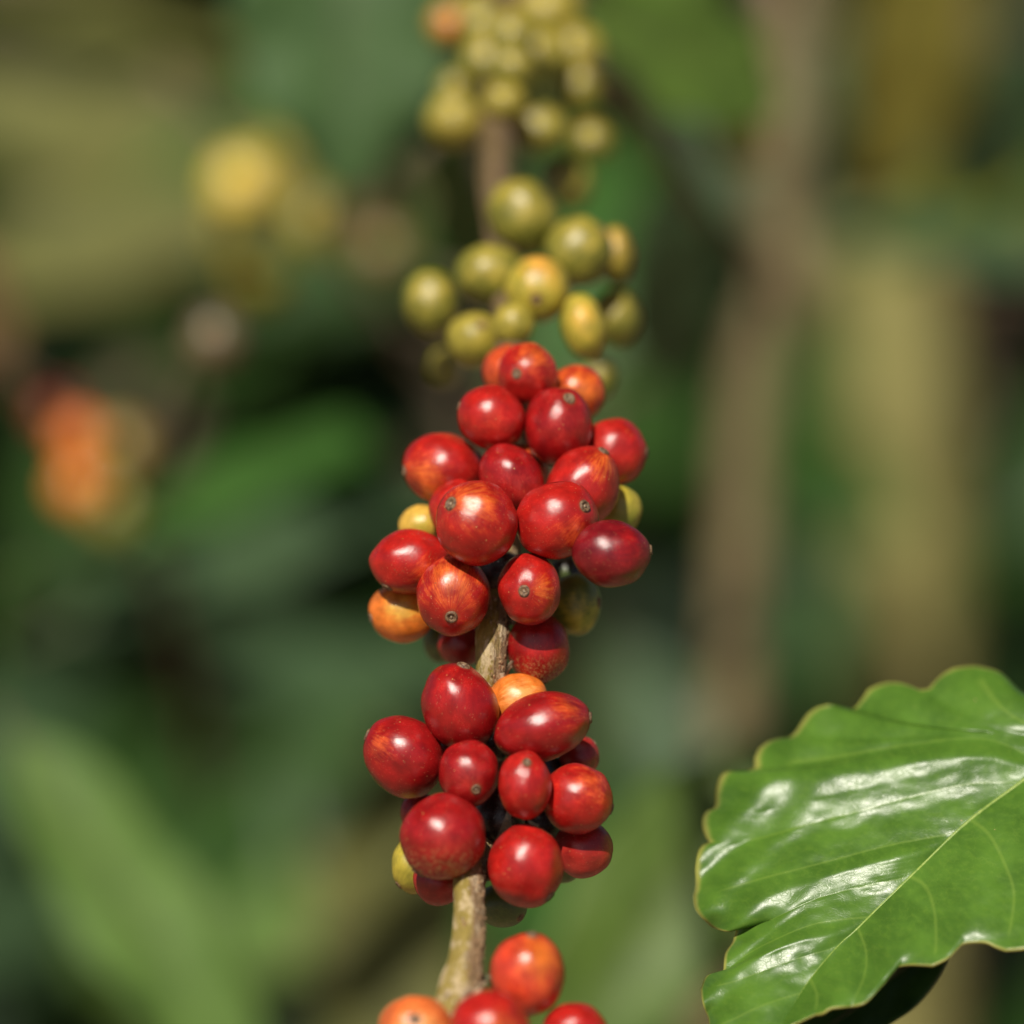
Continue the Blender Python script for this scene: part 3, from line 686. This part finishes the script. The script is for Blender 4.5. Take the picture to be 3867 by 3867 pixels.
def main_leaf():
    org = at(1700, 1600, -0.01)
    root = empty('coffee_leaf', org, 'large sharp glossy green leaf with a scalloped yellow rim at the lower right', 'leaf')
    lamps = [.0, -.05, .33, -.05, .28, -.05, .24, -.05, .0]
    ramps = [.0008, .0012, .0012, .0010, .0007, .0003]
    out = {}
    for nm, K, O, sg, amps, per in (('l', LK, LO, -1, lamps, 26), ('r', RK, RO, 1, ramps, 36)):
        rows = build_half(K, O, sg, per, 60, amps, 1)
        out[nm] = rows
        vs, fs, lf, wp = [], [], [], []
        for i, row in enumerate(rows):
            for (x, y, s, f, bl, _) in row:
                X, Y, d = leaf_depth(x, y, sg, s, bl, f); P = at(X, Y, d); vs.append(P)
                fv_ = min(f, 1-f)*1.6 + (0.9*max(0, s-0.86))
                lf.append((0, s, fv_)); rel = P-org
                wp.append((rel.dot(RT)*100, rel.dot(UP)*140, 0))
        n = 60
        for i in range(len(rows)-1):
            for j in range(n-1):
                q = (i*n+j, i*n+j+1, (i+1)*n+j+1, (i+1)*n+j)
                fs.append(q if sg > 0 else q[::-1])
        out[nm+'m'] = (vs, fs, lf, wp)
    V = out['lm'][0] + out['rm'][0]; o = len(out['lm'][0])
    F = out['lm'][1] + [tuple(i+o for i in f) for f in out['rm'][1]]
    bl = mesh_obj('blade', V, F, M_LEAF, root, attrs={'lf': ('FLOAT_VECTOR', out['lm'][2]+out['rm'][2]), 'wp': ('FLOAT_VECTOR', out['lm'][3]+out['rm'][3])})
    sm = bl.modifiers.new('thickness', 'SOLIDIFY'); sm.thickness = 0.0005; sm.offset = 0
    # midrib and side veins as ribs of their own
    mv = plain_material('leaf_vein', (0.17, 0.27, 0.045), (0.27, 0.36, 0.07), 0.4, 900, 0.0001)
    mp = cat_interp(MID, 120); pts = []
    for (x, y) in mp:
        X, Y, d = leaf_depth(x, y, 1, 0, 0, 0); pts.append(at(X, Y, d-0.0001))
    v, f, _ = tube(pts, [0.00048*(1-0.65*i/119) for i in range(120)], 8)
    mesh_obj('midrib', v, f, mv, root)
    for K, sg, rows, per in ((LK, -1, out['l'], 26), (RK, 1, out['r'], 36)):
        for a in range(1, len(K)-1):
            row = rows[a*per]; pts = []
            for (x, y, s, ff_, b_, _) in row[:54]:
                X, Y, d = leaf_depth(x, y, sg, s, b_, ff_); pts.append(at(X, Y, d+0.00005))
            v, f, _ = tube(pts, [0.00027*(1-0.7*i/53) for i in range(54)], 6)
            mesh_obj('side_vein', v, f, mv, root)
main_leaf()

# ------------------------------------------------------------------ generic coffee leaves
def leaf_mesh(L, W, mat, seed, bend=0.25, cup=0.15, wave=0.05, nt=30, ns=9, nvein=8, quilt=0.03):
    """leaf along +X from base to tip, face up +Z. returns blade and midrib meshes"""
    rnd = random.Random(seed)
    vs, fs, lf, wp = [], [], [], []
    def width(t): return W*0.5*(math.sin(math.pi*min(1, t**0.82))**0.72)*(1-0.25*t**4) if t < 1 else 0
    cols = 2*ns+1
    def pos(t, s):
        x = t*L; y = s*width(t)*(1+0.05*math.sin(t*23+seed)*abs(s)**3)
        x += abs(s)*width(t)*0.35
        z = -bend*L*(t**2) + cup*abs(y) + wave*W*abs(s)**2*math.sin(t*17+seed*1.3+(1 if s > 0 else 0))
        q = (t*nvein + 0.0) % 1
        z += quilt*W*math.sin(math.pi*q)*math.sin(math.pi*min(1, abs(s)))
        z += 0.05*W*noise.noise(Vector((t*3, s*1.5, seed)))
        return Vector((x, y, z)), q
    for i in range(nt+1):
        t = i/nt
        for j in range(cols):
            s = (j-ns)/ns; p, q = pos(t, s)
            vs.append(p); lf.append((t, s, min(q, 1-q)*1.6)); wp.append((p.x*100, p.y*100, 0))
    for i in range(nt):
        for j in range(cols-1): fs.append((i*cols+j, (i+1)*cols+j, (i+1)*cols+j+1, i*cols+j+1))
    # back face sheet, so the blade has thickness
    n = len(vs); th = 0.0005
    vs += [v + Vector((0, 0, -th)) for v in vs[:n]]; lf += lf[:n]; wp += wp[:n]
    fs += [tuple(i+n for i in f[::-1]) for f in fs[:]]
    rim = [j for j in range(cols)] + [i*cols+cols-1 for i in range(1, nt+1)] + [nt*cols+j for j in range(cols-2, -1, -1)] + [i*cols for i in range(nt-1, 0, -1)]
    for a, b in zip(rim, rim[1:]+rim[:1]): fs.append((a, b, b+n, a+n))
    def mk(name, v, f, at_=None, m=mat):
        me = bpy.data.meshes.new(name); me.from_pydata([tuple(x) for x in v], [], f)
        if at_:
            for nm, data in at_.items():
                a = me.attributes.new(nm, 'FLOAT_VECTOR', 'POINT'); a.data.foreach_set('vector', [c for x in data for c in x])
        me.polygons.foreach_set('use_smooth', [True]*len(me.polygons)); me.materials.append(m); me.update(); return me
    blade = mk('blade', vs, fs, {'lf': lf, 'wp': wp})
    pts = [Vector((-0.07*L, 0, 0.0))] + [pos(k/24, 0)[0] - Vector((0, 0, .0004)) for k in range(25)]
    v, f, _ = tube(pts, [0.0014]*1 + [0.0013*(1-0.8*k/24) for k in range(25)], 6)
    mid = mk('midrib', v, f, None, M_STALK)
    return blade, mid
def frame_from(a, b, nrm):
    x = (b-a).normalized(); z = (nrm - x*nrm.dot(x)).normalized(); y = z.cross(x)
    return Matrix(((x.x, y.x, z.x, a.x), (x.y, y.y, z.y, a.y), (x.z, y.z, z.z, a.z), (0, 0, 0, 1)))
def hero_leaf(p0, p1, wpx, mat, label, seed, face=(0, .55, .85), bend=0.12, cup=0.12, wave=0.05, group='blurred leaves of the coffee bush behind the branch'):
    """p0 base, p1 tip as (x, y, depth); face = (right, up, toward the camera)"""
    a, b = at(*p0), at(*p1); W = wpx*mpp((p0[2]+p1[2])/2)
    nrm = RT*face[0] + UP*face[1] - FW*face[2]
    root = empty('coffee_leaf', a, label, 'leaf', group)
    mw = frame_from(a, b, nrm)
    bl, md = leaf_mesh((b-a).length, W, M_L[mat], seed, bend, cup, wave, quilt=0.012)
    for nm, me in (('blade', bl), ('midrib', md)):
        o = bpy.data.objects.new(nm, me); COL.objects.link(o); o.parent = root
        o.matrix_local = Matrix.Translation(-a) @ mw
    return root
HL = [
 ((640,-330,.34), (668,350,.32), 440,'soft','broad blurred green leaf hanging point down at the top, left of the branch',(.1,.35,.9)),
 ((1070,20,.28), (1510,160,.31), 330,'fresh','blurred bright green leaf at the top right of the branch',(0,.4,.9)),
 ((1440,1380,.30), (1000,2100,.26), 330,'fresh','blurred yellow-green leaf low behind the branch and the sharp leaf',(.2,.5,.8)),
 ((1800,1760,.012),(1420,2010,.008), 230,'deep','dark leaf in shade under the sharp glossy leaf',(0,.8,.5)),
 ((20,1380,.36), (560,2120,.32), 270,'pale','long pale green blurred leaf slanting down across the lower left',(.3,.5,.8)),
 ((790,1330,.62), (690,2150,.55), 330,'olive','olive blurred leaf standing upright left of the lower stem',(.1,.4,.9)),
 ((220,1040,.40), (780,720,.46), 190,'mid','blurred green leaf sweeping up to the right behind the middle cluster',(-.1,.8,.6)),
 ((100,1190,.50), (980,820,.52), 210,'blue','long bluish blurred leaf just below the one sweeping up right',(-.1,.85,.5)),
 ((980,1330,.60), (380,1200,.66), 260,'blue','blurred bluish leaf left of the bare stem between the red clusters',(0,.8,.55)),
 ((-200,180,1.0), (800,330,.92), 300,'olive','very large blurred olive leaf slanting down across the upper left',(0,.6,.8)),
 ((-160,560,.95), (560,330,.90), 230,'olive','blurred olive leaf rising from the left edge under the very large one',(.1,.5,.85)),
 ((700,120,.80), (180,330,.86), 150,'mid','green blurred leaf crossing the very large olive one at the upper left',(0,.6,.8)),
 ((-120,-30,.60), (520,70,.62), 130,'olive','narrow blurred olive leaf along the top left edge',(0,.7,.6)),
 ((-90,420,.40), (40,760,.42), 110,'dry','blurred greyish leaf cut by the left edge',(.2,.4,.8)),
 ((1780,-190,.66), (1650,420,.70), 250,'gold','blurred golden olive leaf hanging at the top right',(.1,.3,.9)),
 ((1960,60,.70), (1790,420,.75), 220,'blue','dark bluish blurred leaf at the upper right edge',(.1,.5,.8)),
 ((2010,520,.55), (1570,380,.60), 210,'blue','blurred teal leaf lying level over the pale trunk',(0,.85,.5)),
 ((1980,330,.85), (1640,460,.80), 150,'yellow','blurred yellow-green leaf behind the teal one',(0,.7,.6)),
 ((1250,320,.45), (1290,780,.50), 230,'blue','round bluish blurred leaf right of the green cherries',(.1,.35,.9)),
 ((1080,170,.35), (1420,400,.42), 130,'deep','dark blurred leaf under the bright green one at the top right',(.1,.9,.1)),
 ((860,230,.22), (900,640,.28), 200,'deep','dark green blurred leaf just left of the green cherries',(-.3,.3,.8)),
 ((360,1820,.75), (900,1560,.72), 240,'pale','hazy pale leaf between the slanting leaf and the olive one',(0,.6,.8)),
 ((1160,1230,.75), (1330,1560,.70), 210,'blue','faint bluish leaf right of the lower red cluster',(.1,.4,.9)),
 ((40,1080,.35), (-60,1300,.4), 160,'mid','blurred green leaf at the left edge under the orange cherries',(.2,.5,.8)),
 ((560,70,.7), (150,130,.75), 110,'deep','dark narrow blurred leaf below the olive one at the top left',(0,.9,.1)),
 ((20,640,.55), (560,560,.62), 140,'deep','dark blurred leaf beside the round brown ball added for a glint',(0,.95,-.1)),
]
for i, (p0, p1, wpx, mat, lab, face) in enumerate(HL):
    hero_leaf(p0, p1, wpx, mat, lab, 11+i*3, face)

# ------------------------------------------------------------------ background twigs, trunks and their cherries
def woody(name, pts, rpx, mat, label, cat, group=None, knob=0.12, extra=None):
    n = 60; pp = cat_interp(pts, n); P = [at(*p) for p in pp]
    rr = cat_interp([(r,) for r in rpx], n)
    rd = [rr[i][0]*mpp(pp[i][2]) for i in range(n)]
    cu = [0]
    for i in range(1, n): cu.append(cu[-1]+(P[i]-P[i-1]).length*100)
    sd_ = len(label)
    vs, fs, pr = tube(P, rd, 24, lambda t, a: 1 + knob*noise.noise(Vector((t*14+sd_, math.cos(a), math.sin(a)))))
    pc = [(cu[round(t*(n-1))], math.cos(a*6.2832)*.5, math.sin(a*6.2832)*.5) for t, a, _ in pr]
    root = empty(name, P[-1], label, cat, group)
    mesh_obj('stem', vs, fs, mat, root, attrs={'pr': ('FLOAT_VECTOR', pc)})
    return root, P
woody('woody_shoot', [(1560,-260,.66),(1515,-60,.62),(1490,120,.60),(1480,280,.60),(1470,400,.60),(1490,530,.60),(1440,640,.60),(1412,800,.60),(1400,1000,.60),(1385,1250,.60),(1370,1500,.60),(1350,1900,.60),(1330,2600,.62)],
      [38,40,44,50,48,56,46,44,44,44,46,46,50], M_SHOOT, 'knobbly pinkish brown upright shoot, blurred, right of the branch', 'shoot')
woody('tree_trunk', [(1670,440,1.15),(1690,700,1.13),(1700,1000,1.12),(1690,1400,1.12),(1680,2100,1.12),(1670,3300,1.15),(1670,7500,1.2)], [95,105,110,110,112,118,120], M_TRUNK, 'thick pale olive trunk, very blurred, behind the sharp leaf', 'tree')
woody('coffee_twig', [(1120,120,.13),(1230,260,.20),(1330,380,.36),(1450,470,.58)], [14,14,16,18], M_TWIG, 'dark blurred twig slanting from the brown stem up to the branch', 'twig')
woody('coffee_twig', [(-200,640,.38),(60,720,.40),(230,900,.44),(330,1200,.5),(400,1500,.56)], [10,10,11,12,12], M_TWIG, 'thin blurred twig at the left edge carrying orange cherries', 'twig')
woody('coffee_twig', [(300,130,.48),(430,260,.46),(560,400,.44),(640,470,.43),(800,700,.46)], [11,11,11,12,12], M_TWIG, 'thin blurred twig carrying yellow cherries at the upper left', 'twig')
woody('coffee_twig', [(420,620,.29),(380,690,.32),(320,800,.36),(240,1000,.44)], [6,6,7,8], M_TWIG, 'thin brown twig holding the single round brown cherry', 'twig')
GBK = 'blurred cherries on the background twigs'
FARB = [
 (458,350,60,62,.42,(.86,.66,.09),(.86,.60,.08),'brightest yellow blurred cherry at the upper left'),
 (520,300,42,40,.44,YEL,OLV,'blurred yellow cherry just above the brightest yellow one'),
 (440,440,40,42,.44,YEL,GRN,'small blurred green cherry under the brightest yellow one'),
 (600,420,56,58,.40,YEL,OLV,'blurred olive cherry in the middle of the upper left twig'),
 (700,380,52,48,.42,BRN,BRN,'blurred pinkish brown cherry nearest the hanging broad leaf'),
 (720,470,44,40,.46,OLV,BRN,'blurred dull cherry under the pinkish brown one'),
 (490,520,50,48,.44,YEL,GRN,'dim blurred green cherry lowest on the upper left twig'),
 (108,780,42,44,.44,(.30,.05,.03),(.40,.10,.03),'blurred dark red cherry at the left edge'),
 (150,830,46,50,.38,(.74,.20,.03),ORG,'blurred orange cherry touching the dark red one at the left edge'),
 (150,922,50,52,.38,(.76,.30,.04),ORG,'blurred amber cherry lowest of the orange ones at the left edge'),
 (228,850,50,52,.46,(.34,.27,.04),(.4,.26,.04),'blurred olive cherry right of the orange ones'),
 (222,960,50,50,.46,YEL,GRN,'blurred yellow-green cherry lowest right of the orange ones'),
 (1395,268,52,50,.32,OLV,YEL,'lone blurred yellow-green cherry under the bright leaf at the upper right'),
 (1868,540,18,24,.85,(0.35,0.06,0.02),ORED,'faint blurred rust red cherry at the right edge'),
 (405,640,54,54,.28,(.16,.115,.06),(0.20,.16,.07),'single round brown ball added for a blurred glint of light, left of the branch'),  # ball added to draw an out-of-focus glint as a soft disc
]
for i, (x, y, a, b, d, ca, cb, lab) in enumerate(FARB):
    m = mpp(d)
    cherry(at(x, y, d), a*m, b*m, 0, None, ca, cb, (0, -.3, 1.0), lab, GBK, 200+i, at(x+18, y-14, d+0.008))

# ------------------------------------------------------------------ coffee shrubs behind, and an added unseen tree over them to block the sun
protos = []
for i, mt in enumerate(['deep', 'mid', 'deep', 'blue', 'fresh', 'olive']):
    bl, md = leaf_mesh(0.15, 0.062, M_L[mt], 40+i, .25, .15, .06, nt=12, ns=3)
    protos.append((bl, md))
def shrub(x, y, h, rx, n, label, seed, wts):
    rnd = random.Random(seed)
    root = empty('coffee_shrub', (x, y, 0), label, 'shrub', 'coffee shrubs growing in the row behind')
    for s in range(3):
        a = rnd.uniform(0, 6.28); top = Vector((x + rx*.5*math.cos(a), y + rx*.5*math.sin(a), h))
        pts = [Vector((x + .05*math.cos(a), y+.05*math.sin(a), -.05)), Vector((x + .2*rx*math.cos(a), y+.2*rx*math.sin(a), h*.4)), top]
        P = [Vector(q) for q in cat_interp([tuple(p) for p in pts], 14)]
        v, f, pr = tube(P, [.012*(1-.6*i/13) for i in range(14)], 8)
        mesh_obj('trunk', v, f, M_DARKBARK, root, attrs={'pr': ('FLOAT_VECTOR', [(t*60, math.cos(b*6.28)*.5, math.sin(b*6.28)*.5) for t, b, _ in pr])})
    for i in range(n):
        a = rnd.uniform(0, 6.283); zz = rnd.uniform(.12, 1.0); rr = rx*(0.35+.65*rnd.random()**.6)*(1.05-.55*zz**3)
        c = Vector((rr*math.cos(a), rr*math.sin(a), h*zz))
        out = Vector((math.cos(a+rnd.uniform(-.8, .8)), math.sin(a+rnd.uniform(-.8, .8)), rnd.uniform(-.5, .25))).normalized()
        mw = frame_from(c, c+out, Vector((rnd.uniform(-.7, .7), rnd.uniform(-1.3, .1), rnd.uniform(.3, 1))))
        bl, md = protos[rnd.choices(range(6), wts)[0]]
        o = bpy.data.objects.new('leaf', bl); COL.objects.link(o); o.parent = root
        o.matrix_local = mw @ Matrix.Scale(rnd.uniform(.75, 1.35), 4)
WD = [4, 5, 3, 5, 1.2, .8]
for i, (x, y, h, rx, n, lab) in enumerate([
    (-0.26, 2.15, 1.35, .28, 240, 'near dark coffee shrub low behind the branch at the left'),
    (0.03, 1.95, 1.80, .12, 110, 'slim tall coffee shrub in shade right behind the green cherries'),
    (0.36, 2.25, 1.45, .30, 240, 'near dark coffee shrub behind the brown shoot and the pale trunk'),
    (-0.55, 2.35, 1.6, .50, 290, 'dense dark coffee shrub behind at the left'),
    (0.15, 2.7, 1.6, .50, 290, 'dark coffee shrub straight behind the branch'),
    (1.05, 2.9, 1.7, .55, 290, 'dark coffee shrub behind at the right edge'),
    (-1.2, 3.6, 1.9, .8, 300, 'far coffee shrub at the left in shade'),
    (-0.1, 4.3, 1.9, .8, 300, 'far coffee shrub in the middle in shade'),
    (1.0, 4.1, 1.9, .8, 300, 'far coffee shrub at the right in shade')]):
    shrub(x, y, h, rx, n, lab, 300+i, WD)

def added_shade_tree():
    rnd = random.Random(5)
    bx, by = 2.6, 5.4
    root = empty('added_shade_tree', (bx, by, 0), 'added unseen tree whose crown keeps the sun off the coffee shrubs', 'tree')
    P = [Vector(q) for q in cat_interp([(bx, by, -.1), (bx-.1, by-.1, 1.8), (bx-.4, by-.5, 3.6), (bx-1.2, by-1.5, 4.6)], 30)]
    v, f, pr = tube(P, [.16*(1-.5*i/29) for i in range(30)], 16)
    mesh_obj('trunk', v, f, M_TRUNK, root, attrs={'pr': ('FLOAT_VECTOR', [(t*400, math.cos(b*6.28)*.5, math.sin(b*6.28)*.5) for t, b, _ in pr])})
    for k in range(6):
        a = rnd.uniform(2.2, 5.2)
        s = P[18+k*2]; e = Vector((rnd.uniform(-2.2, 2.2), rnd.uniform(.8, 3.6), rnd.uniform(3.4, 4.6)))
        mdp = s.lerp(e, .5) + Vector((0, 0, .3))
        Q = [Vector(q) for q in cat_interp([tuple(s), tuple(mdp), tuple(e)], 12)]
        v, f, pr = tube(Q, [.06*(1-.7*i/11) for i in range(12)], 8)
        mesh_obj('limb', v, f, M_TRUNK, root, attrs={'pr': ('FLOAT_VECTOR', [(t*200, math.cos(b*6.28)*.5, math.sin(b*6.28)*.5) for t, b, _ in pr])})
    vs, fs, lf = [], [], []
    for i in range(26000):
        # crown added up-sun to shade everything farther than about 1.9 m from the lens
        x = rnd.uniform(-3.4, 3.4); z = rnd.uniform(3.2, 4.6); k = (z-1.0)/to_sun.z
        tgt = 2.15 + rnd.random()*5.5
        x0 = x; y = tgt + to_sun.y*k; 
        if noise.noise(Vector((x*.9, tgt*.9, 2.0))) > .08: continue
        c = Vector((x0 + to_sun.x*k, y, z)); u = Vector((rnd.gauss(0, 1), rnd.gauss(0, 1), rnd.gauss(0, .45))).normalized()
        w_ = u.cross(Vector((rnd.gauss(0, .4), rnd.gauss(0, .4), 1))).normalized(); L = rnd.uniform(.07, .13); W = L*.42
        b = len(vs); up = u.cross(w_)*L*.15
        vs += [c-u*L, c-u*L*.3+w_*W+up, c+u*L*.4+w_*W*.8+up, c+u*L, c+u*L*.4-w_*W*.8+up, c-u*L*.3-w_*W+up]
        fs += [(b, b+1, b+2, b+3), (b, b+3, b+4, b+5)]
        lf += [(0, 0, .5)]*6
    tag(mesh_obj('crown', vs, fs, M_L['mid'], root, smooth=False, attrs={'lf': ('FLOAT_VECTOR', lf), 'wp': ('FLOAT_VECTOR', [(q[0]*100, q[1]*100, 0) for q in vs])}), kind='stuff')
added_shade_tree()
